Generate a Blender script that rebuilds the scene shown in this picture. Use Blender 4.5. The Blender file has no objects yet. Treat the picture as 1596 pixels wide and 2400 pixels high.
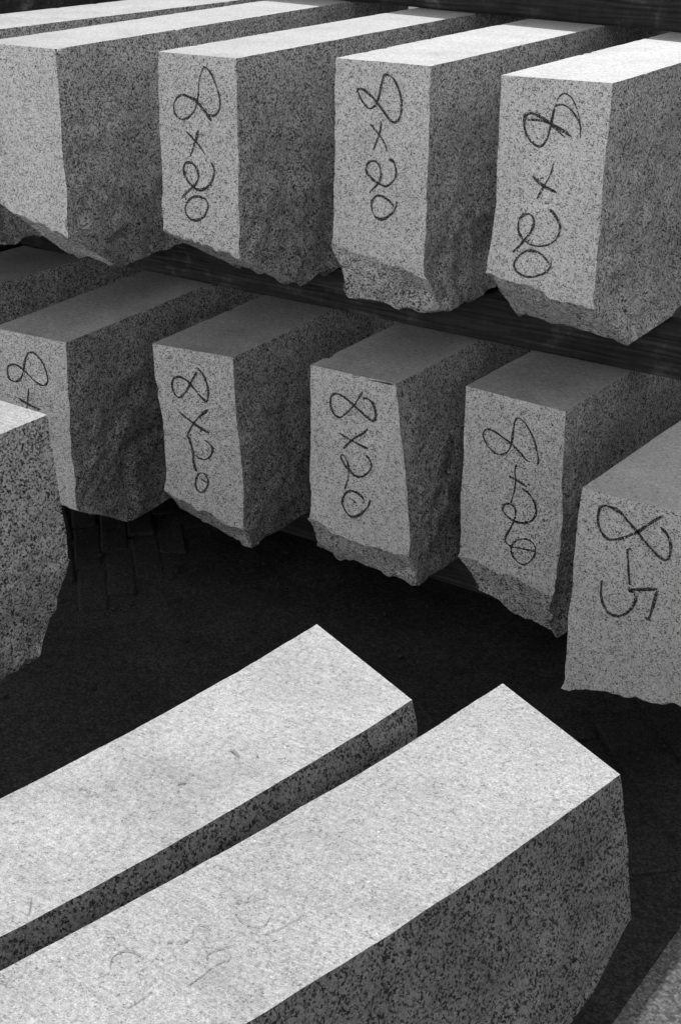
import bpy, bmesh, math, random
from mathutils import Vector, noise, Matrix
random.seed(7)
SKY_STRENGTH = 0.10
SUN_STRENGTH = 3.0
EXPOSURE = 1.1
WOOD = 0.028
FILM = (0.05, 0.30, 0.60)
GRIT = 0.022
BRICK = 0.022
DUST = 2.0
AIR = 1.5
BOUNCE_YARD = 0.55
SHADE_FENCE = True
BOUNCE_PLASTER = 0.82
S = bpy.context.scene
C = S.collection

# ------------------------------------------------------------ camera, sky, sun, exposure
cam_d = bpy.data.cameras.new('camera')
cam_d.sensor_fit = 'VERTICAL'; cam_d.sensor_height = 36.0; cam_d.lens = 49.59
cam_d.clip_start = 0.02; cam_d.clip_end = 500.0
cam = bpy.data.objects.new('camera', cam_d); C.objects.link(cam)
cam.location = (0, 0, 1.46)
cam.rotation_euler = (math.radians(90 - 24.98), 0, math.radians(35.1))
S.camera = cam

SUN = Vector((-0.33, 1.50, 1.0)).normalized()
elev = math.asin(SUN.z); azim = math.atan2(SUN.x, SUN.y)
W = bpy.data.worlds.new('World'); S.world = W; W.use_nodes = True
nt = W.node_tree; nt.nodes.clear()
sky = nt.nodes.new('ShaderNodeTexSky'); sky.sky_type = 'NISHITA'; sky.sun_disc = False
sky.sun_elevation = elev; sky.sun_rotation = azim; sky.dust_density = DUST; sky.air_density = AIR
sp_ = nt.nodes.new('ShaderNodeSeparateColor'); nt.links.new(sky.outputs[0], sp_.inputs[0])
def wsum(a, ka, b, kb):                              # black-and-white film, more sensitive to blue than the eye
    m = nt.nodes.new('ShaderNodeMath'); m.operation = 'MULTIPLY'; m.inputs[1].default_value = ka; nt.links.new(a, m.inputs[0])
    q = nt.nodes.new('ShaderNodeMath'); q.operation = 'MULTIPLY_ADD'; q.inputs[1].default_value = kb; nt.links.new(b, q.inputs[0]); nt.links.new(m.outputs[0], q.inputs[2]); return q.outputs[0]
bw = wsum(wsum(sp_.outputs[0], FILM[0], sp_.outputs[1], FILM[1]), 1.0, sp_.outputs[2], FILM[2])
bg = nt.nodes.new('ShaderNodeBackground'); bg.inputs['Strength'].default_value = SKY_STRENGTH
wo = nt.nodes.new('ShaderNodeOutputWorld')
nt.links.new(bw, bg.inputs[0]); nt.links.new(bg.outputs[0], wo.inputs[0])
sd = bpy.data.lights.new('sun', 'SUN'); sd.energy = SUN_STRENGTH; sd.angle = math.radians(0.5); sd.color = (1, 1, 1)
sun = bpy.data.objects.new('sun', sd); C.objects.link(sun)
sun.rotation_euler = (-SUN).to_track_quat('-Z', 'Y').to_euler()
S.view_settings.view_transform = 'Standard'; S.view_settings.look = 'None'
S.view_settings.gamma = 1.0; S.view_settings.exposure = EXPOSURE

# ------------------------------------------------------------ data measured on the stones (metres, ground = 0)
STONES = {'U-1': {'L': [[-2.71, 2.06, 1.115], [-2.71, 2.06, 0.74], [-2.7, 2.2, 0.635]],
  'R': [[-2.47, 2.06, 1.115], [-2.5, 2.06, 0.7], [-2.5, 2.2, 0.635]], 'e': [1.0, 0.0], 'n': [-0.0, 1.0], 'd': [-0.0, 1.0], 'len': 1.4, 
  'marks': [], 'scr': []},
 'U0': {'L': [[-2.325, 2.035, 1.115], [-2.3097, 2.0356, 0.7859], [-2.319, 2.2303, 0.635]],
  'R': [[-2.1189, 2.0431, 1.115], [-2.1224, 2.043, 0.7423], [-2.1443, 2.2058, 0.635]], 'e': [0.9992, 0.0395], 'n': [-0.0395, 0.9992], 'd': [-0.0799, 0.9968], 'len': 1.3, 
  'marks': [], 'scr': []},
 'U1': {'L': [[-1.928, 2.1288, 1.115], [-1.9358, 2.1284, 0.7648], [-1.9565, 2.3725, 0.635]],
  'R': [[-1.7408, 2.1369, 1.115], [-1.7484, 2.1366, 0.7295], [-1.739, 2.333, 0.635]], 'e': [0.9991, 0.0435], 'n': [-0.0435, 0.9991], 'd': [-0.05, 0.9988], 'len': 1.3, 
  'marks': [[0.0033, [[0.078, -0.0798], [0.0595, -0.0764], [0.0429, -0.0835], [0.0339, -0.0987], [0.0372, -0.115], [0.0513, -0.1233], [0.0677, -0.1185], [0.0818, -0.1069], [0.0906, -0.0918], [0.0952, -0.0752], [0.0993, -0.0465], [0.1089, -0.0238], [0.1178, -0.022], [0.1302, -0.0342], [0.1406, -0.0554], [0.1469, -0.077], [0.1455, -0.0953], [0.1345, -0.1085], [0.1177, -0.1079]]], [0.0049, [[0.0595, -0.0764], [0.0779, -0.0806], [0.0909, -0.0857], [0.1086, -0.1018], [0.1251, -0.1195]]], [0.0042, [[0.0624, -0.1452], [0.0866, -0.1646], [0.1069, -0.1856]]], [0.0042, [[0.0917, -0.1403], [0.084, -0.1627], [0.0688, -0.1946]]], [0.0047, [[0.1207, -0.1988], [0.1275, -0.2129], [0.1235, -0.2302], [0.1119, -0.2464], [0.0925, -0.2564], [0.0764, -0.2535], [0.0606, -0.2415], [0.0517, -0.2253], [0.0543, -0.2101], [0.0682, -0.2048], [0.0814, -0.2115], [0.0886, -0.2277], [0.0824, -0.2434], [0.0709, -0.2541], [0.0565, -0.2657], [0.0437, -0.2772]]], [0.0042, [[0.11, -0.2853], [0.1025, -0.2733], [0.0836, -0.2699], [0.0669, -0.2753], [0.054, -0.2899], [0.0515, -0.3034], [0.0591, -0.3156], [0.0727, -0.3191], [0.0895, -0.314], [0.101, -0.3038], [0.1111, -0.2852]]], [0.0028, [[0.0871, -0.001], [0.088, -0.0041], [0.0894, -0.0072]]]], 'scr': []},
 'U2': {'L': [[-1.5916, 2.2493, 1.115], [-1.5972, 2.2491, 0.7626], [-1.5742, 2.2804, 0.635]],
  'R': [[-1.3866, 2.2565, 1.115], [-1.3933, 2.2562, 0.7243], [-1.3789, 2.3247, 0.635]], 'e': [0.9994, 0.0352], 'n': [-0.0352, 0.9994], 'd': [-0.045, 0.999], 'len': 1.3, 
  'marks': [[0.0036, [[0.0476, -0.0588], [0.0514, -0.0526], [0.062, -0.0525], [0.0813, -0.0639], [0.0933, -0.0747], [0.1078, -0.0893], [0.1223, -0.1038], [0.1351, -0.1046], [0.1433, -0.0921], [0.1452, -0.0723], [0.1401, -0.0494], [0.128, -0.029], [0.1162, -0.0222], [0.1068, -0.0241], [0.1009, -0.0408], [0.0965, -0.0607], [0.091, -0.0749], [0.0815, -0.0845], [0.0719, -0.0845], [0.0597, -0.0736], [0.0524, -0.0623], [0.0499, -0.0527]]], [0.0036, [[0.077, -0.1139], [0.094, -0.1284], [0.1087, -0.145], [0.1152, -0.1605]]], [0.0036, [[0.1019, -0.1085], [0.0988, -0.1279], [0.0918, -0.1447], [0.0858, -0.1615]]], [0.0041, [[0.1202, -0.1749], [0.1308, -0.1791], [0.1359, -0.1968], [0.1305, -0.2137], [0.1148, -0.2258], [0.1002, -0.2234], [0.083, -0.2158], [0.0706, -0.204], [0.0705, -0.1937], [0.0777, -0.1839], [0.0899, -0.1822], [0.0997, -0.1906], [0.1024, -0.2066], [0.0977, -0.2216], [0.0881, -0.2318], [0.0769, -0.2427]]], [0.0037, [[0.138, -0.252], [0.1381, -0.2602], [0.1301, -0.2737], [0.1157, -0.286], [0.1036, -0.291], [0.0912, -0.2871], [0.0836, -0.2754], [0.0825, -0.2608], [0.0907, -0.2485], [0.1029, -0.2458], [0.1201, -0.2521], [0.1324, -0.263]]]], 'scr': []},
 'U3': {'L': [[-1.2269, 2.2293, 1.115], [-1.2263, 2.2293, 0.8635], [-1.2381, 2.228, 0.7636], [-1.256, 2.3971, 0.635]],
  'R': [[-1.0287, 2.2518, 1.115], [-1.0348, 2.2511, 0.8964], [-1.0349, 2.2511, 0.7203], [-1.0036, 2.3528, 0.635]], 'e': [0.9936, 0.1129], 'n': [-0.1129, 0.9936], 'd': [-0.03, 0.9996], 'len': 1.3, 
  'marks': [[0.0022, [[0.0957, -0.0751], [0.0999, -0.0492], [0.1065, -0.0306], [0.1158, -0.0228], [0.1278, -0.0273], [0.1387, -0.0427], [0.1459, -0.0619], [0.1494, -0.0816], [0.1503, -0.0943]]], [0.0033, [[0.0997, -0.0456], [0.1131, -0.041], [0.1272, -0.0464], [0.1399, -0.0588], [0.1488, -0.0744], [0.1505, -0.0815]]], [0.0037, [[0.1345, -0.0931], [0.1162, -0.0844], [0.0957, -0.0751], [0.075, -0.0639], [0.0588, -0.0597], [0.049, -0.0641], [0.0465, -0.0772], [0.0507, -0.0935], [0.0595, -0.1058], [0.0722, -0.114], [0.0822, -0.1124], [0.0895, -0.1014], [0.0943, -0.0844], [0.0972, -0.0676], [0.0999, -0.0492]]], [0.0037, [[0.0534, -0.0711], [0.0715, -0.0704], [0.0916, -0.0736], [0.112, -0.0811], [0.1283, -0.0878]]], [0.0037, [[0.0937, -0.0752], [0.1083, -0.085], [0.1229, -0.0956]]], [0.0041, [[0.0673, -0.1664], [0.0865, -0.1805], [0.1136, -0.191]]], [0.0026, [[0.1059, -0.1371], [0.1006, -0.1601], [0.0888, -0.1841], [0.078, -0.2062]]], [0.0039, [[0.1022, -0.2209], [0.1121, -0.2295], [0.1234, -0.2456], [0.1227, -0.2651], [0.1115, -0.2801], [0.0934, -0.2882], [0.0727, -0.2887], [0.0532, -0.2772], [0.0461, -0.2623], [0.0473, -0.2465], [0.0571, -0.2356], [0.0695, -0.2354], [0.0751, -0.2472], [0.0712, -0.2633], [0.0617, -0.2782], [0.05, -0.2935], [0.038, -0.3061]]], [0.0038, [[0.1118, -0.3156], [0.1104, -0.3257], [0.1007, -0.3369], [0.0763, -0.347], [0.0572, -0.3455], [0.044, -0.3363], [0.0424, -0.3244], [0.051, -0.3113], [0.0651, -0.3004], [0.0817, -0.2995], [0.0966, -0.3056], [0.11, -0.3198]]]], 'scr': []},
 'L-1': {'L': [[-2.75, 1.95, 0.54], [-2.75, 1.95, 0.16], [-2.75, 2.1, 0.09]],
  'R': [[-2.53, 1.95, 0.54], [-2.53, 1.95, 0.15], [-2.53, 2.1, 0.09]], 'e': [1.0, 0.0], 'n': [-0.0, 1.0], 'd': [-0.0, 1.0], 'len': 1.3, 
  'marks': [], 'scr': []},
 'L0': {'L': [[-2.285, 1.955, 0.54], [-2.29, 1.9546, 0.36], [-2.3, 1.9538, 0.16], [-2.3, 2.06, 0.09]],
  'R': [[-2.0828, 1.9706, 0.54], [-2.0899, 1.97, 0.3819], [-2.0963, 1.9695, 0.1555], [-2.098, 2.1369, 0.0564]], 'e': [0.997, 0.0768], 'n': [-0.0768, 0.997], 'd': [-0.0799, 0.9968], 'len': 1.4, 
  'marks': [[0.0041, [[0.0758, -0.0866], [0.0859, -0.0554], [0.0969, -0.0403], [0.1124, -0.0386], [0.1292, -0.0503], [0.1402, -0.0702], [0.1435, -0.094], [0.1348, -0.1064], [0.1195, -0.1073], [0.102, -0.0991], [0.0765, -0.0815], [0.0557, -0.0744], [0.0383, -0.0784], [0.0299, -0.0898], [0.0324, -0.1093], [0.0474, -0.114], [0.0641, -0.106], [0.0758, -0.0866]]], [0.0042, [[0.0869, -0.1217], [0.0809, -0.1503], [0.0726, -0.1821]]], [0.0046, [[0.0541, -0.1504], [0.0762, -0.1587], [0.1004, -0.1641], [0.1123, -0.1678]]]], 'scr': []},
 'L1': {'L': [[-1.9315, 2.07, 0.54], [-1.9293, 2.0703, 0.464], [-1.916, 2.072, 0.3735], [-1.913, 2.0724, 0.2889], [-1.9185, 2.0717, 0.2007], [-1.98, 2.2, 0.09]],
  'R': [[-1.7373, 2.0958, 0.54], [-1.7369, 2.0959, 0.4393], [-1.7308, 2.0967, 0.349], [-1.726, 2.0973, 0.2761], [-1.728, 2.097, 0.1531], [-1.74, 2.14, 0.09]], 'e': [0.9913, 0.1318], 'n': [-0.1318, 0.9913], 'd': [-0.0699, 0.9976], 'len': 1.3, 
  'marks': [[0.0044, [[0.1297, -0.1044], [0.1267, -0.105], [0.1164, -0.1], [0.1034, -0.0873], [0.089, -0.0735], [0.0773, -0.066], [0.0623, -0.063], [0.0497, -0.0692], [0.0445, -0.0795], [0.0452, -0.093], [0.0521, -0.1055], [0.0612, -0.1081], [0.074, -0.0977], [0.0856, -0.0808], [0.0956, -0.063], [0.1086, -0.0448]]], [0.004, [[0.1068, -0.0351], [0.1176, -0.0433], [0.126, -0.0553], [0.1314, -0.0691], [0.1328, -0.0864], [0.1297, -0.1044]]], [0.0045, [[0.0593, -0.1421], [0.0786, -0.1531], [0.0965, -0.1623], [0.1145, -0.1701], [0.1324, -0.1754]]], [0.0045, [[0.131, -0.1239], [0.113, -0.1387], [0.0968, -0.1567], [0.0852, -0.1741], [0.0758, -0.1912], [0.0787, -0.1948]]], [0.0055, [[0.078, -0.1935], [0.0835, -0.2065], [0.088, -0.2239], [0.0886, -0.2408], [0.0901, -0.2575], [0.0956, -0.2706]]], [0.0041, [[0.1187, -0.1936], [0.1328, -0.2014], [0.1376, -0.2117], [0.1331, -0.2265], [0.1188, -0.2377], [0.1034, -0.2379], [0.093, -0.2314]]], [0.0036, [[0.1033, -0.272], [0.1126, -0.2708], [0.1215, -0.2797], [0.1232, -0.2922], [0.1188, -0.3031], [0.1105, -0.3149], [0.1011, -0.3169], [0.0928, -0.3114], [0.0911, -0.2988], [0.095, -0.2836], [0.1033, -0.272]]], [0.0027, [[0.1058, -0.2843], [0.1148, -0.2896], [0.124, -0.2921]]]], 'scr': []},
 'L2': {'L': [[-1.5833, 2.1494, 0.54], [-1.5833, 2.1494, 0.4448], [-1.5832, 2.1494, 0.3517], [-1.5842, 2.1494, 0.2556], [-1.5849, 2.1494, 0.1887], [-1.6163, 2.2223, 0.09]],
  'R': [[-1.3836, 2.1523, 0.54], [-1.372, 2.1525, 0.4459], [-1.3581, 2.1527, 0.3498], [-1.3485, 2.1528, 0.2783], [-1.346, 2.1529, 0.1728], [-1.3505, 2.1924, 0.09]], 'e': [0.9999, 0.0147], 'n': [-0.0147, 0.9999], 'd': [-0.02, 0.9998], 'len': 1.3, 
  'marks': [[0.0042, [[0.1244, -0.0452], [0.1362, -0.0433], [0.1467, -0.049], [0.1527, -0.0596], [0.1558, -0.0735], [0.153, -0.0847], [0.1456, -0.0864], [0.1336, -0.081], [0.1186, -0.0722], [0.1036, -0.0635], [0.0885, -0.0547], [0.0734, -0.0485], [0.0597, -0.0487], [0.0513, -0.0544], [0.0482, -0.0671], [0.0512, -0.0827], [0.0596, -0.0944], [0.0718, -0.0958], [0.0825, -0.088], [0.0946, -0.0747], [0.1051, -0.0631], [0.1155, -0.0464], [0.1243, -0.032]]], [0.0042, [[0.0703, -0.13], [0.0887, -0.1368], [0.1039, -0.1408], [0.1222, -0.1455], [0.138, -0.1486]]], [0.0043, [[0.1376, -0.1055], [0.125, -0.1191], [0.1039, -0.1347], [0.0918, -0.147], [0.0795, -0.1622]]], [0.0039, [[0.1329, -0.1641], [0.1405, -0.1685], [0.1466, -0.1793], [0.1452, -0.1893], [0.1363, -0.2025], [0.1227, -0.2127], [0.1074, -0.2137], [0.0966, -0.208], [0.0858, -0.1994], [0.0749, -0.1854], [0.0749, -0.1771], [0.0811, -0.177], [0.0888, -0.1876], [0.0927, -0.2047], [0.092, -0.2202], [0.0874, -0.2368], [0.0828, -0.2506]]], [0.0043, [[0.1445, -0.2589], [0.14, -0.2727], [0.1294, -0.2882], [0.1171, -0.3], [0.1032, -0.3072], [0.0907, -0.3041], [0.0813, -0.2936], [0.0773, -0.2804], [0.0812, -0.2652], [0.089, -0.2547], [0.0998, -0.2499], [0.1122, -0.2503], [0.1245, -0.2556], [0.13, -0.264], [0.1277, -0.2716]]], [0.0026, [[0.0952, -0.2659], [0.1046, -0.2705], [0.1123, -0.2742]]], [0.0033, [[0.1447, -0.0037], [0.1695, -0.0026], [0.1955, -0.0025]]]], 'scr': []},
 'L3': {'L': [[-1.267, 2.2196, 0.54], [-1.2661, 2.2196, 0.4305], [-1.2673, 2.2196, 0.367], [-1.2678, 2.2197, 0.2387], [-1.2673, 2.2196, 0.1777], [-1.2115, 2.2404, 0.09]],
  'R': [[-1.0492, 2.2056, 0.54], [-1.0482, 2.2056, 0.4688], [-1.0466, 2.2055, 0.4005], [-1.0414, 2.2051, 0.3318], [-1.0434, 2.2053, 0.1579], [-1.045, 2.238, 0.0507]], 'e': [0.9979, -0.064], 'n': [0.064, 0.9979], 'd': [0.01, 1.0], 'len': 1.3, 
  'marks': [[0.0036, [[0.1673, -0.1198], [0.1679, -0.1067], [0.1628, -0.088], [0.1554, -0.0699], [0.1451, -0.0541], [0.1335, -0.0414], [0.1207, -0.036], [0.1133, -0.042], [0.1106, -0.0612], [0.1088, -0.0832], [0.1044, -0.1016], [0.0956, -0.114], [0.0832, -0.1195], [0.0702, -0.1177], [0.0552, -0.1084], [0.0456, -0.0948], [0.045, -0.0819], [0.0535, -0.0754], [0.0663, -0.0751], [0.0875, -0.0828], [0.1053, -0.0905], [0.1249, -0.1021], [0.1413, -0.1151], [0.1508, -0.1162]]], [0.0033, [[0.1218, -0.129], [0.1188, -0.1444], [0.1214, -0.1598], [0.1204, -0.1822], [0.1154, -0.2059], [0.1142, -0.2122]]], [0.0041, [[0.1062, -0.1581], [0.1255, -0.1624], [0.1472, -0.1696]]], [0.0041, [[0.1358, -0.175], [0.1504, -0.1812], [0.1637, -0.1936], [0.1702, -0.208], [0.1696, -0.223], [0.1604, -0.2377], [0.1435, -0.2465], [0.1244, -0.2484], [0.1096, -0.2437], [0.0978, -0.235], [0.0964, -0.2249], [0.1033, -0.2176], [0.1144, -0.2152], [0.1227, -0.2203], [0.1258, -0.2314], [0.1229, -0.2488], [0.1144, -0.2695], [0.1058, -0.289], [0.108, -0.299], [0.1214, -0.3041], [0.1438, -0.3017], [0.174, -0.2984]]], [0.0037, [[0.1472, -0.2794], [0.1599, -0.2785], [0.1715, -0.2855], [0.1746, -0.2967], [0.1723, -0.3096], [0.163, -0.3249], [0.1507, -0.3342], [0.1377, -0.3329], [0.1258, -0.3243], [0.1202, -0.3122], [0.1227, -0.2991], [0.1332, -0.2867], [0.1472, -0.2794]]]], 'scr': []},
 'R': {'L': [[-0.8713, 1.9146, 0.54], [-0.8746, 1.9146, 0.5071], [-0.8759, 1.9146, 0.4449], [-0.8747, 1.9146, 0.3819], [-0.8763, 1.9146, 0.3036], [-0.8776, 1.9146, 0.1655], [-0.8743, 2.0146, 0.125]],
  'R': [[-0.701, 1.9146, 0.54], [-0.693, 1.9146, 0.46], [-0.686, 1.9146, 0.39], [-0.677, 1.9146, 0.32], [-0.668, 1.9146, 0.25], [-0.66, 1.9146, 0.202], [-0.658, 2.0346, 0.15]], 'e': [1.0, 0.0], 'n': [-0.0, 1.0], 'd': [0.03, 0.9996], 'len': 1.3, 
  'marks': [[0.0043, [[0.1366, -0.0326], [0.1491, -0.0422], [0.1566, -0.0593], [0.1563, -0.0786], [0.1502, -0.0864], [0.1395, -0.0835], [0.122, -0.0715], [0.1015, -0.0531], [0.0862, -0.0404], [0.0684, -0.026], [0.0513, -0.0209], [0.0371, -0.0223], [0.0318, -0.0309], [0.0308, -0.0482], [0.0372, -0.0661], [0.049, -0.0763], [0.0632, -0.0748], [0.0814, -0.0648], [0.1012, -0.0496], [0.1181, -0.0317], [0.1391, -0.0117]]], [0.0038, [[0.0914, -0.0827], [0.0859, -0.088], [0.0888, -0.1056], [0.0922, -0.1294], [0.0953, -0.1472]]], [0.0042, [[0.1418, -0.1405], [0.1178, -0.1486], [0.0959, -0.1563], [0.1034, -0.1598], [0.1077, -0.1673], [0.1054, -0.1806], [0.0972, -0.1959], [0.0871, -0.2055], [0.0753, -0.2101], [0.0629, -0.2082], [0.0533, -0.197], [0.0477, -0.1808], [0.0467, -0.1633], [0.0478, -0.1528]]], [0.0045, [[0.1422, -0.1441], [0.138, -0.1728], [0.1342, -0.1942], [0.1318, -0.1988], [0.1261, -0.1968]]]], 'scr': []},
 'U4': {'L': [[-1.04, 2.75, 1.115], [-1.04, 2.75, 0.74], [-1.04, 2.83, 0.635]],
  'R': [[-0.885, 2.75, 1.115], [-0.885, 2.75, 0.71], [-0.885, 2.85, 0.635]], 'e': [1.0, 0.0], 'n': [-0.0, 1.0], 'd': [-0.0, 1.0], 'len': 0.9, 
  'marks': [], 'scr': []},
 'F1': {'L': [[-0.8968, 1.2257, 0.6], [-0.8968, 1.2257, 0.55], [-0.8968, 1.2257, 0.22], [-0.8968, 1.1757, 0.15]],
  'R': [[-0.709, 1.148, 0.6], [-0.7005, 1.1445, 0.5767], [-0.679, 1.148, 0.22], [-0.689, 1.048, 0.15]], 'e': [0.924, -0.3823], 'n': [0.3823, 0.924], 'd': [0.0, -1.0], 'len': 1.3, 
  'marks': [], 'scr': [[0.0039, [[-0.8184, 0.8799], [-0.8154, 0.8788], [-0.8128, 0.8779]]], [0.0022, [[-0.8151, 0.8832], [-0.812, 0.8817]]], [0.0022, [[-0.8112, 0.8686], [-0.807, 0.8671]]], [0.0014, [[-0.8135, 0.9552], [-0.8052, 0.9523], [-0.7972, 0.9482]]], [0.0011, [[-0.8118, 0.9574], [-0.8034, 0.9536], [-0.7958, 0.9492]]], [0.0011, [[-0.7877, 0.9656], [-0.7792, 0.9599]]], [0.0012, [[-0.8111, 0.6678], [-0.8043, 0.66], [-0.7977, 0.6524]]]]},
 'F2': {'L': [[-0.6423, 1.2367, 0.6], [-0.6423, 1.2367, 0.5], [-0.6423, 1.2367, 0.4], [-0.6423, 1.2367, 0.3], [-0.6423, 1.2367, 0.27], [-0.6423, 1.0367, 0.15]],
  'R': [[-0.4573, 1.1514, 0.6], [-0.4514, 1.1487, 0.5801], [-0.4451, 1.1458, 0.5521], [-0.43, 1.1388, 0.4861], [-0.4202, 1.1343, 0.44], [-0.462, 0.8003, 0.2502]], 'e': [0.9081, -0.4187], 'n': [0.4187, 0.9081], 'd': [0.0, -1.0], 'len': 1.3, 
  'marks': [], 'scr': [[0.0009, [[-0.6914, 0.6439], [-0.6989, 0.6546], [-0.6979, 0.6644], [-0.6906, 0.6702], [-0.6808, 0.6706], [-0.6724, 0.6674]]], [0.001, [[-0.6488, 0.7605], [-0.6377, 0.7544], [-0.6257, 0.7549], [-0.6171, 0.761], [-0.6198, 0.7739]]], [0.001, [[-0.6765, 0.6966], [-0.6685, 0.6989], [-0.6607, 0.7044], [-0.6606, 0.7144], [-0.6663, 0.724], [-0.6618, 0.7306], [-0.6502, 0.7302]]], [0.0009, [[-0.6282, 0.6995], [-0.6347, 0.7062], [-0.624, 0.7252]]], [0.0009, [[-0.6249, 0.6657], [-0.6225, 0.6798], [-0.6204, 0.7002], [-0.6109, 0.7181]]], [0.0008, [[-0.6483, 0.6192], [-0.646, 0.6297], [-0.6444, 0.6413]]], [0.0008, [[-0.6582, 0.7674], [-0.6478, 0.7796], [-0.6342, 0.7975]]], [0.0008, [[-0.6114, 0.749], [-0.6025, 0.7688], [-0.5968, 0.7936]]]]},
 'K': {'L': [[-1.5872, 1.2613, 0.76], [-1.5872, 1.2613, 0.68], [-1.5872, 1.2613, 0.6], [-1.5872, 1.2613, 0.52], [-1.5872, 1.2613, 0.42], [-1.5872, 1.1773, 0.26]],
  'R': [[-1.3772, 1.2573, 0.76], [-1.3738, 1.2572, 0.7045], [-1.3687, 1.2571, 0.6449], [-1.3616, 1.257, 0.5757], [-1.3617, 1.257, 0.5382], [-1.3872, 1.199, 0.3903]], 'e': [0.9998, -0.019], 'n': [0.019, 0.9998], 'd': [0.0, -1.0], 'len': 1.3, 
  'marks': [], 'scr': []}}
CURVES = {'F1L': [-0.1236, 0.3534, -1.1448], 'F1R': [-0.1021, 0.3472, -0.9713], 'F2L': [-0.1052, 0.3843, -0.9558], 'F2R': [-0.1077, 0.4039, -0.7883]}


# ------------------------------------------------------------ materials
def newmat(name):
    m = bpy.data.materials.new(name); m.use_nodes = True
    n = m.node_tree; n.nodes.clear()
    out = n.nodes.new('ShaderNodeOutputMaterial'); b = n.nodes.new('ShaderNodeBsdfPrincipled')
    n.links.new(b.outputs[0], out.inputs[0])
    return m, n, b
def nd(n, t, **kw):
    o = n.nodes.new(t)
    for k, v in kw.items():
        if k in o.inputs: o.inputs[k].default_value = v
        else: setattr(o, k, v)
    return o
def lk(n, a, b): n.links.new(a, b)
def math_n(n, op, a, b=None, clamp=False):
    o = n.nodes.new('ShaderNodeMath'); o.operation = op; o.use_clamp = clamp
    for i, v in enumerate((a, b)):
        if v is None: continue
        if isinstance(v, (int, float)): o.inputs[i].default_value = v
        else: n.links.new(v, o.inputs[i])
    return o.outputs[0]
def ramp(n, src, stops, interp='LINEAR'):
    r = n.nodes.new('ShaderNodeValToRGB'); r.color_ramp.interpolation = interp
    e = r.color_ramp.elements
    while len(e) < len(stops): e.new(0.5)
    for i, (p, v) in enumerate(stops):
        e[i].position = p; e[i].color = (v, v, v, 1)
    n.links.new(src, r.inputs[0]); return r.outputs[0]
def coords(n):
    tc = n.nodes.new('ShaderNodeTexCoord'); oi = n.nodes.new('ShaderNodeObjectInfo')
    m = math_n(n, 'MULTIPLY', oi.outputs['Random'], 37.0); n['rnd'] = oi.name
    v = n.nodes.new('ShaderNodeVectorMath'); v.operation = 'ADD'
    lk(n, tc.outputs['Object'], v.inputs[0]); lk(n, m, v.inputs[1]); return v.outputs[0], tc.outputs['Object']

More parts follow.
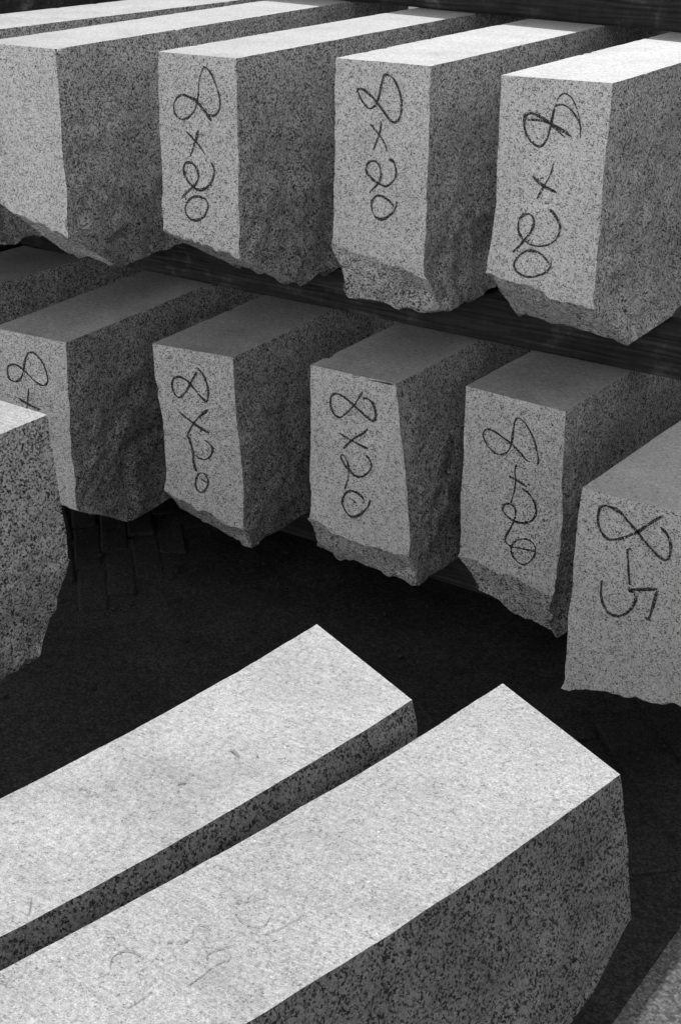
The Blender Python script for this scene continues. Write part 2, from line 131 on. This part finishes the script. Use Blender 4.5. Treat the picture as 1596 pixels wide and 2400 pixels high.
def granite(name, grain, dark, mid, light, fine, bump, rough, streak=None, mott=0.12, dark_val=0.035, spec=.45):
    """speckled granite: 'grain' crystals per metre, 'dark' share of black mica, 'mid' share of grey quartz"""
    m, n, b = newmat(name); co, raw = coords(n)
    # irregular crystals: warped voronoi cells
    wn = nd(n, 'ShaderNodeTexNoise', Scale=grain * 1.1, Detail=2.0); lk(n, co, wn.inputs['Vector'])
    sub = n.nodes.new('ShaderNodeVectorMath'); sub.operation = 'SUBTRACT'; sub.inputs[1].default_value = (.5, .5, .5); lk(n, wn.outputs['Color'], sub.inputs[0])
    sc = n.nodes.new('ShaderNodeVectorMath'); sc.operation = 'SCALE'; sc.inputs['Scale'].default_value = 2.6 / grain; lk(n, sub.outputs[0], sc.inputs[0])
    ad = n.nodes.new('ShaderNodeVectorMath'); ad.operation = 'ADD'; lk(n, co, ad.inputs[0]); lk(n, sc.outputs[0], ad.inputs[1])
    vo = nd(n, 'ShaderNodeTexVoronoi', Scale=grain, Randomness=1.0); lk(n, ad.outputs[0], vo.inputs['Vector'])
    sep = n.nodes.new('ShaderNodeSeparateColor'); lk(n, vo.outputs['Color'], sep.inputs[0])
    # the mica gathers in clusters: add a slow noise to the crystal's random number
    cl = nd(n, 'ShaderNodeTexNoise', Scale=grain * 0.16, Detail=2.0); lk(n, co, cl.inputs['Vector'])
    rnd = n.nodes[n['rnd']].outputs['Random']
    r0 = math_n(n, 'ADD', sep.outputs[0], math_n(n, 'MULTIPLY', math_n(n, 'SUBTRACT', rnd, .5), .08))
    r = math_n(n, 'ADD', r0, math_n(n, 'MULTIPLY', math_n(n, 'SUBTRACT', cl.outputs[0], 0.5), 0.55))
    col = ramp(n, r, [(0.0, dark_val), (dark, dark_val * 1.6), (dark + 0.10, mid), (0.55, light * .9), (1.0, light * 1.1)])
    # fine dust of small grains
    fn = nd(n, 'ShaderNodeTexNoise', Scale=grain * 1.15, Detail=3.0, Roughness=0.75); lk(n, co, fn.inputs['Vector'])
    f = ramp(n, fn.outputs[0], [(0.30, 1 - fine), (0.44, 1.0 - fine * .45), (0.56, 1.0), (0.72, 1.0 + fine * .55)])
    lo = nd(n, 'ShaderNodeTexNoise', Scale=9.0, Detail=4.0); lk(n, co, lo.inputs['Vector'])
    l = ramp(n, lo.outputs[0], [(0.25, 1 - mott), (0.75, 1 + mott * .4)])
    v = math_n(n, 'MULTIPLY', math_n(n, 'MULTIPLY', col, f), math_n(n, 'MULTIPLY', l, math_n(n, 'ADD', math_n(n, 'MULTIPLY', rnd, .12), .94)))
    hgt = None
    if streak:
        st = nd(n, 'ShaderNodeTexNoise', Scale=4.5, Detail=7.0, Roughness=.62, Distortion=.8); lk(n, co, st.inputs['Vector'])
        v = math_n(n, 'MULTIPLY', v, ramp(n, st.outputs[0], [(.30, .80), (.46, 1.0), (.60, 1.03), (.72, .90)]))
        g2 = nd(n, 'ShaderNodeTexNoise', Scale=180.0, Detail=4.0, Roughness=.85); lk(n, co, g2.inputs['Vector'])
        v = math_n(n, 'MULTIPLY', v, ramp(n, g2.outputs[0], [(.30, .45), (.43, .82), (.55, 1.0), (.70, 1.25)]))
        sc2 = nd(n, 'ShaderNodeTexNoise', Scale=34.0, Detail=5.0, Roughness=.7); lk(n, co, sc2.inputs['Vector'])
        v = math_n(n, 'MULTIPLY', v, ramp(n, sc2.outputs[0], [(.24, .70), (.34, 1.0)]))
        gl = nd(n, 'ShaderNodeTexVoronoi', Scale=150.0); lk(n, co, gl.inputs['Vector'])
        gs = n.nodes.new('ShaderNodeSeparateColor'); lk(n, gl.outputs['Color'], gs.inputs[0])
        g1 = math_n(n, 'MULTIPLY', math_n(n, 'GREATER_THAN', gs.outputs[1], .985), math_n(n, 'LESS_THAN', gl.outputs['Distance'], .17))
        v = math_n(n, 'ADD', v, math_n(n, 'MULTIPLY', g1, .25))  # small glints of light painted on as rare white specks
        mp = nd(n, 'ShaderNodeMapping'); mp.inputs['Rotation'].default_value = (0, 0, streak[0]); mp.inputs['Scale'].default_value = (14, 420, 20)
        lk(n, co, mp.inputs['Vector'])
        sn = nd(n, 'ShaderNodeTexNoise', Scale=1.0, Detail=3.0, Roughness=.65, Distortion=.4); lk(n, mp.outputs[0], sn.inputs['Vector'])
        s = ramp(n, sn.outputs[0], [(0.28, 1 - streak[1]), (0.45, 1.0), (0.75, 1.0 + streak[1] * .25)])
        v = math_n(n, 'MULTIPLY', v, s); hgt = sn.outputs[0]
    cc = n.nodes.new('ShaderNodeCombineColor')
    for i in range(3): lk(n, v, cc.inputs[i])
    lk(n, cc.outputs[0], b.inputs['Base Color'])
    b.inputs['Roughness'].default_value = rough; b.inputs['Specular IOR Level'].default_value = spec
    bn = nd(n, 'ShaderNodeTexNoise', Scale=grain * .55, Detail=5.0, Roughness=.7); lk(n, co, bn.inputs['Vector'])
    cn = nd(n, 'ShaderNodeTexNoise', Scale=grain * .17, Detail=4.0, Roughness=.65); lk(n, co, cn.inputs['Vector'])
    h = math_n(n, 'ADD', bn.outputs[0], math_n(n, 'MULTIPLY', cn.outputs[0], 1.2 if bump > .002 else .3))
    if hgt is not None: h = math_n(n, 'ADD', h, math_n(n, 'MULTIPLY', hgt, .6))
    bp = nd(n, 'ShaderNodeBump', Strength=1.0, Distance=bump); lk(n, h, bp.inputs['Height']); lk(n, bp.outputs[0], b.inputs['Normal'])
    return m

M_FRONT = granite('sawn_granite_end_lightened', 640, 0.14, 0.40, 0.63, 0.50, 0.0010, 0.8, dark_val=.025)  # same stone as the tops, coloured paler to brighten the shaded ends
M_SPLIT = granite('split_granite', 420, 0.26, 0.36, 0.74, 0.62, 0.007, 0.85, mott=0.2, dark_val=.022)
M_TOP = granite('sawn_granite_top_darkened', 600, 0.07, 0.335, 0.39, 0.42, 0.0006, 0.8, streak=(math.radians(-62), .20), mott=0.16, dark_val=.15, spec=.34)  # same stone as the ends, coloured darker to hold down the sunlit tops
M_NEAR = granite('split_granite_coarse', 440, 0.24, 0.27, 0.48, 0.62, 0.012, 0.85, mott=0.42, dark_val=.022)
M_PALE = granite('split_granite_pale', 420, 0.22, 0.44, 0.80, 0.58, 0.009, 0.85, mott=0.2, dark_val=.025)

def crayon_mat(name, val, cover):
    m, n, b = newmat(name); co, raw = coords(n)
    no = nd(n, 'ShaderNodeTexNoise', Scale=430.0, Detail=3.0, Roughness=.65); lk(n, co, no.inputs['Vector'])
    a = ramp(n, no.outputs[0], [(cover - .06, 0), (cover + .06, 1)])
    b.inputs['Base Color'].default_value = (val, val, val, 1); b.inputs['Roughness'].default_value = .8
    lk(n, a, b.inputs['Alpha']); return m
M_CRAYON = crayon_mat('black_wax_crayon', 0.018, 0.43)
M_PENCIL = crayon_mat('faint_pencil', 0.15, 0.48)

def wood_mat(name, val, scale_along=3.0):
    m, n, b = newmat(name); co, raw = coords(n)
    mp = nd(n, 'ShaderNodeMapping'); mp.inputs['Scale'].default_value = (scale_along, 60, 60); lk(n, co, mp.inputs['Vector'])
    no = nd(n, 'ShaderNodeTexNoise', Scale=1.0, Detail=6.0, Roughness=.65, Distortion=1.2); lk(n, mp.outputs[0], no.inputs['Vector'])
    mp2 = nd(n, 'ShaderNodeMapping'); mp2.inputs['Scale'].default_value = (1.0, 9, 9); lk(n, co, mp2.inputs['Vector'])
    wv = nd(n, 'ShaderNodeTexWave', Scale=3.0, Distortion=9.0, Detail=3.0); wv.inputs['Detail Scale'].default_value = 1.2
    wv.bands_direction = 'Z'; lk(n, mp2.outputs[0], wv.inputs['Vector'])
    sp = nd(n, 'ShaderNodeTexNoise', Scale=11.0, Detail=4.0, Roughness=.7); lk(n, co, sp.inputs['Vector'])
    v = math_n(n, 'MULTIPLY', ramp(n, no.outputs[0], [(.32, val * .35), (.52, val), (.72, val * 2.0)]), ramp(n, wv.outputs[0], [(0, .7), (1, 1.15)]))
    v = math_n(n, 'MULTIPLY', v, ramp(n, sp.outputs[0], [(.35, .6), (.55, 1.0), (.66, 2.2), (.78, 5.0)]))
    cc = n.nodes.new('ShaderNodeCombineColor')
    for i in range(3): lk(n, v, cc.inputs[i])
    lk(n, cc.outputs[0], b.inputs['Base Color']); b.inputs['Roughness'].default_value = .8; b.inputs['Specular IOR Level'].default_value = .2
    bp = nd(n, 'ShaderNodeBump', Strength=.8, Distance=.003); lk(n, no.outputs[0], bp.inputs['Height']); lk(n, bp.outputs[0], b.inputs['Normal'])
    return m
M_WOOD = wood_mat('tarred_timber', WOOD)
M_WOOD_END = wood_mat('tarred_timber_end', WOOD * .8, 40)

def ground_mat(name, val, grain, bump):
    m, n, b = newmat(name); co, raw = coords(n)
    vo = nd(n, 'ShaderNodeTexVoronoi', Scale=grain); lk(n, co, vo.inputs['Vector'])
    sep = n.nodes.new('ShaderNodeSeparateColor'); lk(n, vo.outputs['Color'], sep.inputs[0])
    no = nd(n, 'ShaderNodeTexNoise', Scale=grain * .3, Detail=5.0, Roughness=.7); lk(n, co, no.inputs['Vector'])
    lo = nd(n, 'ShaderNodeTexNoise', Scale=4.0, Detail=5.0, Roughness=.6); lk(n, co, lo.inputs['Vector'])
    v = math_n(n, 'MULTIPLY', ramp(n, sep.outputs[0], [(0, val * .5), (.6, val), (1, val * 1.7)]), ramp(n, no.outputs[0], [(.3, .6), (.7, 1.25)]))
    v = math_n(n, 'MULTIPLY', v, ramp(n, lo.outputs[0], [(.3, .75), (.7, 1.2)]))
    cc = n.nodes.new('ShaderNodeCombineColor')
    for i in range(3): lk(n, v, cc.inputs[i])
    lk(n, cc.outputs[0], b.inputs['Base Color']); b.inputs['Roughness'].default_value = .95; b.inputs['Specular IOR Level'].default_value = .12
    bp = nd(n, 'ShaderNodeBump', Strength=1.0, Distance=bump); lk(n, no.outputs[0], bp.inputs['Height']); lk(n, bp.outputs[0], b.inputs['Normal'])
    return m
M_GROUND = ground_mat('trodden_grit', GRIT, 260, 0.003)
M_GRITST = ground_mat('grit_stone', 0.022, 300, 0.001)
M_BOUNCE_PLASTER = ground_mat('pale_bounce_plaster', BOUNCE_PLASTER, 60, 0.002)
M_BOUNCE_YARD = ground_mat('pale_bounce_concrete', BOUNCE_YARD, 90, 0.002)  # ground out of view, made pale to bounce sun onto the stone ends
M_LANE_SUNLIT = ground_mat('worn_asphalt_sunlit_tone', 0.10, 260, 0.002)  # lighter asphalt tone, also used to brighten the sunlit corner
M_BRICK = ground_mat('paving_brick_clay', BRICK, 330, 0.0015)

# ------------------------------------------------------------ helpers
def link(name, me, mats, parent=None, loc=(0, 0, 0)):
    for m in mats: me.materials.append(m)
    o = bpy.data.objects.new(name, me); C.objects.link(o); o.location = loc
    if parent: o.parent = parent
    return o
def tag(o, label, cat, group=None):
    o['label'] = label; o['category'] = cat
    if group: o['group'] = group
def struct(o): o['kind'] = 'structure'; return o
def lerp(a, b, t): return a + (b - a) * t
def sstep(a, b, x):
    t = max(0.0, min(1.0, (x - a) / (b - a) if b != a else 0)); return t * t * (3 - 2 * t)

def curve_x(c, y):
    y0 = 0.2                                   # measured arc, run on straight beyond the frame
    if y >= y0: return c[0] * y * y + c[1] * y + c[2]
    s = 2 * c[0] * y0 + c[1]
    return c[0] * y0 * y0 + c[1] * y0 + c[2] + s * (y - y0)

def stone(key, label, group, side_mat, ny=130, edge=0.0012, rough=0.005, curved=None, sun_block_bulge=0.0, cut=0.0):
    D = STONES[key]
    Lp = [Vector(p) for p in D['L']]; Rp = [Vector(p) for p in D['R']]
    d = Vector((D['d'][0], D['d'][1], 0)); n_in = Vector((D['n'][0], D['n'][1], 0))
    if n_in.dot(d) < 0: n_in = -n_in           # from the worked end into the stone
    seed = Vector((sum(map(ord, key)) * 1.37, len(key) * 3.1 + ord(key[0]), ord(key[-1]) * .77))
    nx, nzf, nc = 22, 44, 9
    # rows from the lowest edge up to the top, following both measured outlines
    def rows(P):
        lo, face = P[-1], P[:-1]               # P: top ... bottom of the sawn end, then the lowest edge
        seg = [(face[i] - face[i + 1]).length for i in range(len(face) - 1)]; tot = sum(seg)
        out = []
        for k in range(nc): out.append(lo.lerp(face[-1], k / nc))
        for k in range(nzf + 1):
            s = (1 - k / nzf) * tot
            for i, L in enumerate(seg):
                if s <= L or i == len(seg) - 1:
                    out.append(face[i].lerp(face[i + 1], min(1, s / L))); break
                s -= L
        return out
    LR, RR = rows(Lp), rows(Rp); nz = len(LR) - 1
    A = Lp[0]; ztop = A.z; zlow = min(Lp[-1].z, Rp[-1].z)
    base = Vector(((Lp[0].x + Rp[0].x) / 2, (Lp[0].y + Rp[0].y) / 2, zlow)) + d * (D['len'] / 2)
    if curved: cl, cr = CURVES[curved + 'L'], CURVES[curved + 'R']
    def pos(i, j, k):
        u = i / nx; v = (j / ny) ** 1.35
        f = LR[k].lerp(RR[k], u)
        # the lower arris of the sawn end is broken off unevenly
        if 0 < k < nc + 6:
            q = noise.noise(Vector((u * 5, k * .12, 0)) + seed) * .010 + noise.noise(Vector((u * 14, k * .3, 4)) + seed) * .006 + noise.noise(Vector((u * 33, k * .5, 7)) + seed) * .003
            f = f + Vector((0, 0, q * (1 - abs(k - nc) / (nc + 1)) if abs(k - nc) <= nc else 0))
        depth = (f - A).dot(d)
        t = lerp(depth, D['len'], v)
        p = f + d * (t - depth)
        if curved:
            y0 = f.y; y1 = p.y
            p.x += lerp(curve_x(cl, y1) - curve_x(cl, y0), curve_x(cr, y1) - curve_x(cr, y0), u)
        # split faces: rough relief
        w = Vector(p) * 1.0 + seed
        topw = lerp(edge / rough, 1.0, sstep(0.0, 0.07, ztop - p.z)) * (1 + 1.1 * sstep(.08, .32, ztop - p.z))
        endw = lerp(0.35, 1.0, sstep(0.0, .05, t - depth)) if k > nc else 1.0
        r = (.5 - abs(noise.noise(w * 7))) * 1.6 + noise.noise(w * 14) * .9 + noise.noise(w * 24) * .8 + noise.noise(w * 48) * .6 + noise.noise(w * 85) * .4 + noise.noise(w * 170) * .2
        if i in (0, nx):
            sgn = -1 if i == 0 else 1
            p.x += sgn * r * rough * topw * endw
        if i == 0 and sun_block_bulge:                   # swelling added on the hidden side to block sun through the gap
            p.x -= sun_block_bulge * sstep(.10, .32, t - depth) * sstep(.10, .30, ztop - p.z) * sstep(1.25, .9, t - depth)
        if i == nx and cut: p.x -= cut * sstep(.06, .20, t - depth)  # hollows the unseen right side so sun reaches the ground corner
        if k <= nc and j == 0:
            c = (1 - abs(k / nc - .5) * 2)
            p += d * (r * rough * 2.6 * max(c, .15)); 
        if k == 0: p.z += r * rough * 2.0 + max(0, noise.noise(w * 16) - .1) * .03
        if (k == nz and (i in (0, nx) or j == 0)) or (j == 0 and i in (0, nx) and k > nc):
            chip = min(.0035, max(0, noise.noise(w * 38 + Vector((5, 1, 3))) - .46) * .03) * (0.0 if curved else 1.0)
            if i in (0, nx): p.x += chip * (1 if i == 0 else -1)
            if j == 0: p += d * chip * .8
            if k == nz: p.z -= chip * .7
        if k == nz and (i in (0, nx) or j == 0): p.z -= abs(noise.noise(w * 60)) * edge * .6
        return p
    bm = bmesh.new(); vm = {}
    def V(i, j, k):
        key_ = (i, j, k)
        if key_ not in vm: vm[key_] = bm.verts.new(pos(i, j, k) - base)
        return vm[key_]
    def quad(a, b_, c, d_, mi, sm):
        f = bm.faces.new((V(*a), V(*b_), V(*c), V(*d_))); f.material_index = mi; f.smooth = sm
    for j in range(ny):
        for k in range(nz):
            for i in (0, nx): quad((i, j, k), (i, j + 1, k), (i, j + 1, k + 1), (i, j, k + 1), 1, True)
        for i in range(nx):
            quad((i, j, 0), (i + 1, j, 0), (i + 1, j + 1, 0), (i, j + 1, 0), 1, True)
            quad((i, j, nz), (i + 1, j, nz), (i + 1, j + 1, nz), (i, j + 1, nz), 2, False)
    for i in range(nx):
        for k in range(nz):
            quad((i, 0, k), (i + 1, 0, k), (i + 1, 0, k + 1), (i, 0, k + 1), 1 if k < nc else 0, k < nc)
            quad((i, ny, k), (i + 1, ny, k), (i + 1, ny, k + 1), (i, ny, k + 1), 0, False)
    bmesh.ops.recalc_face_normals(bm, faces=bm.faces[:])
    for e in bm.edges:
        if len(e.link_faces) == 2 and e.link_faces[0].material_index != e.link_faces[1].material_index: e.smooth = False
        elif len(e.link_faces) == 2 and e.calc_face_angle(0) > 1.0: e.smooth = False
    me = bpy.data.meshes.new('kerb_stone'); bm.to_mesh(me); bm.free()
    o = link('kerb_stone', me, [M_FRONT, side_mat, M_TOP], loc=base)
    tag(o, label, 'kerb stone', group)
    e = Vector((D['e'][0], D['e'][1], 0))
    if D['marks']:
        strokes = [(w, [A + e * a + Vector((0, 0, z)) for a, z in pts]) for w, pts in D['marks']]
        ribbon('handwritten_mark', strokes, -n_in, o, base, M_CRAYON, 0.0009)
    if D['scr']:
        strokes = [(w, [Vector((x, y, ztop)) for x, y in pts]) for w, pts in D['scr']]
        for st in strokes: ribbon('pencil_line' if key == 'F2' else 'dark_stain', [st], Vector((0, 0, 1)), o, base, M_PENCIL, 0.0009)
    return o

def ribbon(name, strokes, nrm, parent, base, mat, lift):
    bm = bmesh.new()
    for si, (w, pts) in enumerate(strokes):
        P = []
        for i in range(len(pts) - 1):              # Catmull-Rom through the traced points
            p0 = pts[max(i - 1, 0)]; p1 = pts[i]; p2 = pts[i + 1]; p3 = pts[min(i + 2, len(pts) - 1)]
            for s in range(7):
                t = s / 7
                P.append(.5 * ((2 * p1) + (p2 - p0) * t + (2 * p0 - 5 * p1 + 4 * p2 - p3) * t * t + (3 * p1 - p0 - 3 * p2 + p3) * t ** 3))
        P.append(pts[-1]); prev = None
        for i, p in enumerate(P):
            tg = (P[min(i + 1, len(P) - 1)] - P[max(i - 1, 0)])
            if tg.length < 1e-7: continue
            s = tg.normalized().cross(nrm)
            ww = w * .57 * (1.0 + .7 * noise.noise(Vector((i * .13, si * 3.3, base.x * 9)))) * (0.55 + .45 * min(1, i / 3, (len(P) - 1 - i) / 3))
            c = p - base + nrm * (lift + si * .00006)
            a, b_ = bm.verts.new(c - s * ww), bm.verts.new(c + s * ww)
            if prev: bm.faces.new((prev[0], prev[1], b_, a))
            prev = (a, b_)
    me = bpy.data.meshes.new(name); bm.to_mesh(me); bm.free()
    return link(name, me, [mat], parent)

def beam(name, x0, x1, y0, y1, z0, z1, label, group=None, bev=.006, wob=.0025, rot=0.0):
    """rough sawn baulk lying along x"""
    Lx, Ly, Lz = x1 - x0, y1 - y0, z1 - z0
    bm = bmesh.new(); bmesh.ops.create_cube(bm, size=1)
    for v in bm.verts: v.co = Vector((v.co.x * Lx, v.co.y * Ly, (v.co.z + .5) * Lz))
    bmesh.ops.bevel(bm, geom=[e for e in bm.edges], offset=bev, segments=2, profile=.6, affect='EDGES')
    n = max(4, int(Lx / .05))
    for k in range(1, n):
        bmesh.ops.bisect_plane(bm, geom=bm.verts[:] + bm.edges[:] + bm.faces[:], plane_co=(-Lx / 2 + Lx * k / n, 0, 0), plane_no=(1, 0, 0))
    for v in bm.verts:
        q = Vector((v.co.x * 3, v.co.y * 12, v.co.z * 12)) + Vector((x0 * 7, y0 * 5, z0))
        v.co.y += noise.noise(q) * wob
        if 0.01 < v.co.z < Lz - .01: v.co.z += noise.noise(q + Vector((9, 9, 9))) * wob * .3
    for f in bm.faces:
        f.smooth = False
        f.material_index = 1 if abs(f.normal.x) > .9 else 0
    me = bpy.data.meshes.new(name); bm.to_mesh(me); bm.free()
    o = link(name, me, [M_WOOD, M_WOOD_END], loc=((x0 + x1) / 2, (y0 + y1) / 2, z0))
    o.rotation_euler = (0, 0, rot)
    tag(o, label, 'timber beam', group); return o

# ------------------------------------------------------------ setting: ground and paving
def build_ground():
    bm = bmesh.new(); x0, x1, y0, y1, st = -3.2, .0, .2, 3.4, .02
    nx, ny = round((x1 - x0) / st), round((y1 - y0) / st); g = {}
    for i in range(nx + 1):
        for j in range(ny + 1):
            x, y = x0 + i * st, y0 + j * st
            b = min(1, i / 8, j / 8, (nx - i) / 8, (ny - j) / 8)
            p = Vector((x, y, 0))
            z = (noise.noise(p * 3) * .012 + noise.noise(p * 11) * .006 + noise.noise(p * 30) * .004) * b - .012 * b
            flat = sstep(-.80, -.70, x); z = lerp(z, -.012 * b, flat * .75)
            g[i, j] = bm.verts.new((x, y, z))
    for i in range(nx):
        for j in range(ny):
            f = bm.faces.new((g[i, j], g[i + 1, j], g[i + 1, j + 1], g[i, j + 1])); f.smooth = True
            if x0 + i * st > -.55 and y0 + j * st < 1.80: f.material_index = 2  # lighter tone begins at the shadow edge, putting sunlight into the ground colour
    R = 150
    o = [bm.verts.new(p) for p in ((-R, -R, 0), (R, -R, 0), (R, R, 0), (-R, R, 0))]
    c = [g[0, 0], g[nx, 0], g[nx, ny], g[0, ny]]
    side = [[g[i, 0] for i in range(nx + 1)], [g[nx, j] for j in range(ny + 1)], [g[i, ny] for i in range(nx, -1, -1)], [g[0, j] for j in range(ny, -1, -1)]]
    for k in range(4):
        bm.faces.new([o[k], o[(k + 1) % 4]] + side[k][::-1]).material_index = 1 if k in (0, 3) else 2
    bmesh.ops.recalc_face_normals(bm, faces=bm.faces[:])
    me = bpy.data.meshes.new('ground'); bm.to_mesh(me); bm.free()
    if me.polygons[0].normal.z < 0: me.flip_normals()
    struct(link('ground', me, [M_GROUND, M_BOUNCE_YARD, M_LANE_SUNLIT]))
build_ground()

def paving(name, cells, top):
    bm = bmesh.new()
    for (cx, cy, lx, ly, ang) in cells:
        a = ang + random.uniform(-.05, .05); hz = top + random.uniform(-.004, .004)
        m = Matrix.Translation((cx, cy, hz - .03)) @ Matrix.Rotation(a, 4, 'Z')
        m = m @ Matrix.Rotation(random.uniform(-.03, .03), 4, 'X') @ Matrix.Rotation(random.uniform(-.03, .03), 4, 'Y')
        r = bmesh.ops.create_cube(bm, size=1); vs = r['verts']
        for v in vs:
            v.co = m @ Vector((v.co.x * lx * random.uniform(.94, 1.02), v.co.y * ly * random.uniform(.92, 1.03), v.co.z * .06))
        es = list({e for v in vs for e in v.link_edges})
        bmesh.ops.bevel(bm, geom=es, offset=.006, segments=2, profile=.5, affect='EDGES')
    me = bpy.data.meshes.new(name); bm.to_mesh(me); bm.free()
    struct(link(name, me, [M_BRICK]))
ang = math.atan2(-.137, .148); la = Vector((math.cos(ang), math.sin(ang)))
cells = []
ends = [0.0, .0, .03, -.035, -.10, -.02, -.06, -.12]
for j in range(-1, 8):
    for i in range(0, 5):
        if j == -1 and i == 0: continue
        q = Vector((-2.028, 1.936)) + Vector((-.004, .093)) * j - la * (i * .213 + max(0, -ends[j] if j >= 0 else 0))
        cells.append((q.x, q.y, .2, .066, ang))
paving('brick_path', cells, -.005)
cells = []
for i in range(-12, 9):
    for j in range(-2, 3):
        q = Vector((-.66, 1.80)) + la * (i * .128 + (j % 2) * .06) + Vector((-la.y, la.x)) * (j * .105)
        if q.x < -.98 or q.y > 3.0: continue
        if q.x > -.66 and q.y < 1.74: continue
        cells.append((q.x, q.y, .120, .098, ang))
paving('pavement', cells, -.011)

def grit():
    rg = random.Random(3); bm = bmesh.new()
    for k in range(700):
        x = rg.uniform(-2.3, -.62); y = rg.uniform(1.0, 2.35)
        r = .0018 + .0055 * rg.random() ** 4
        m = Matrix.Translation((x, y, -.008 + r * .4)) @ Matrix.Rotation(rg.uniform(0, 6), 4, 'Z') @ Matrix.Diagonal((r * rg.uniform(.8, 1.5), r, r * .7, 1))
        q = bmesh.ops.create_icosphere(bm, subdivisions=1, radius=1, matrix=m)
    me = bpy.data.meshes.new('loose_grit'); bm.to_mesh(me); bm.free()
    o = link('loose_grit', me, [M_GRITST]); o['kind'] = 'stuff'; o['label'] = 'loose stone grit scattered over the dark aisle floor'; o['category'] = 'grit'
grit()

# ------------------------------------------------------------ stack behind: beams
GB = 'timber bearers of the back stack'
beam('timber_beam', -2.85, -1.25, 2.40, 2.50, -.005, .082, 'dark timber bearer lying on the ground beneath the lower row of stones', GB)
beam('timber_beam', -2.90, -.80, 2.478, 2.578, .541, .634, 'long dark timber beam between the upper and lower rows of stones', GB)
SK = -0.18                                     # the top layer of timber lies slightly askew
beam('timber_beam', -2.74, -1.08, 3.130, 3.240, 1.116, 1.217, 'dark grained timber beam lying across the sunlit tops at top right', GB, rot=SK)
for k in range(6):  # unseen baulks added to stop sun leaking down between the stones
    oy = .130 + k * .117; dx = -math.sin(SK) * oy; dy = math.cos(SK) * oy
    beam('timber_baulk', -2.74 + dx, -1.16 + dx, 3.130 + dy, 3.236 + dy, 1.116, 1.186 - .002 * (k % 3), 'unseen timber baulk added behind the top beam to block sun through the gaps', 'unseen timber baulks added on top to block sun', rot=SK)
beam('timber_baulk', -3.10, -2.80, 2.2, 4.4, -.005, 1.24, 'dark timber stack just showing in the top left corner, beyond the last upper stone')

def fence():  # out of view, added to shade the nearest stone's right side
    root = bpy.data.objects.new('unseen_shade_fence', None); C.objects.link(root); root.location = (1.05, 1.5, 0)
    tag(root, 'unseen dark plank fence added on the right to shade the nearest stone', 'fence')
    for k in range(26):
        bm = bmesh.new(); bmesh.ops.create_cube(bm, size=1)
        for v in bm.verts: v.co = Vector((v.co.x * .025, v.co.y * .145 + (k - 12.5) * .15, (v.co.z + .5) * (1.35 + .02 * math.sin(k * 7))))
        bmesh.ops.bevel(bm, geom=bm.edges[:], offset=.004, segments=1, affect='EDGES')
        me = bpy.data.meshes.new('plank'); bm.to_mesh(me); bm.free(); link('plank', me, [M_WOOD], root)
    for z in (.35, 1.05):
        bm = bmesh.new(); bmesh.ops.create_cube(bm, size=1)
        for v in bm.verts: v.co = Vector((v.co.x * .05 + .04, v.co.y * 3.9, v.co.z * .09 + z))
        me = bpy.data.meshes.new('rail'); bm.to_mesh(me); bm.free(); link('rail', me, [M_WOOD], root)
if SHADE_FENCE: fence()
def bounce_wall():  # out of view, added to reflect sunlight onto the stone ends
    root = bpy.data.objects.new('bounce_wall', None); C.objects.link(root); root.location = (-1.0, -3.6, 0)
    tag(root, 'unseen pale plastered wall added behind the camera to bounce light onto the stones', 'wall')
    for nm, sz, z, m in (('wall_face', (14, .3, 2.8), 0, M_BOUNCE_PLASTER), ('coping', (14.1, .4, .09), 2.8, M_PALE)):
        bm = bmesh.new(); bmesh.ops.create_cube(bm, size=1)
        for v in bm.verts: v.co = Vector((v.co.x * sz[0], v.co.y * sz[1], (v.co.z + .5) * sz[2] + z))
        bmesh.ops.bevel(bm, geom=bm.edges[:], offset=.012, segments=2, affect='EDGES')
        me = bpy.data.meshes.new(nm); bm.to_mesh(me); bm.free(); link(nm, me, [m], root)
bounce_wall()

# ------------------------------------------------------------ stones
UP = 'upper row of granite kerb stones'; LO = 'lower row of granite kerb stones'; FG = 'curved granite kerb stones in the foreground'
stone('U-1', 'kerb stone left of the unmarked upper stone, only a sunlit strip of top showing', UP, M_SPLIT)
stone('U0', 'unmarked granite kerb stone in the upper row, cut by the left edge of the photo', UP, M_SPLIT, sun_block_bulge=.075)
stone('U1', 'upper stone marked 8x20 whose 8 has one tall narrow loop, beside the unmarked stone', UP, M_SPLIT, sun_block_bulge=.075)
stone('U2', 'upper kerb stone marked 8x20 with a broad pale broken chamfer under its end', UP, M_SPLIT)
stone('U3', 'rightmost marked kerb stone of the upper row, its 8 overwritten several times', UP, M_SPLIT)
stone('U4', 'unseen set-back kerb stone added at the right end to shade the 8-5 stone', UP, M_SPLIT)  # out of view, placed and sized to shade the stone below
stone('L-1', 'dark lower kerb stone at the far left, directly under the unmarked upper stone', LO, M_SPLIT)
stone('L0', 'lower kerb stone half hidden behind the near left stone, 8 and part of x showing', LO, M_SPLIT)
stone('L1', 'lower kerb stone marked 8x20 with a wavy left edge and small narrow 0', LO, M_SPLIT)
stone('L2', 'lower kerb stone marked 8x20 whose right edge slopes outward, with a large open 0', LO, M_SPLIT)
stone('L3', 'lower kerb stone marked 8x20 with a line through its 0, beside the 8-5 stone', LO, M_SPLIT)
stone('R', 'granite kerb stone marked 8-5 jutting forward at the right edge', LO, M_SPLIT, cut=.085)
stone('F1', 'sunlit foreground kerb stone farther from the camera, with a small dark spot on its top', FG, M_NEAR, ny=170, curved='F1', edge=.0008)
stone('F2', 'nearest sunlit kerb stone, faint pencil scribbles on top and a big dark rough side', FG, M_NEAR, ny=170, curved='F2', edge=.0008)
stone('K', 'grey rough-sided kerb stone at the left edge, in front of the lower row', FG, M_PALE, rough=.0042)
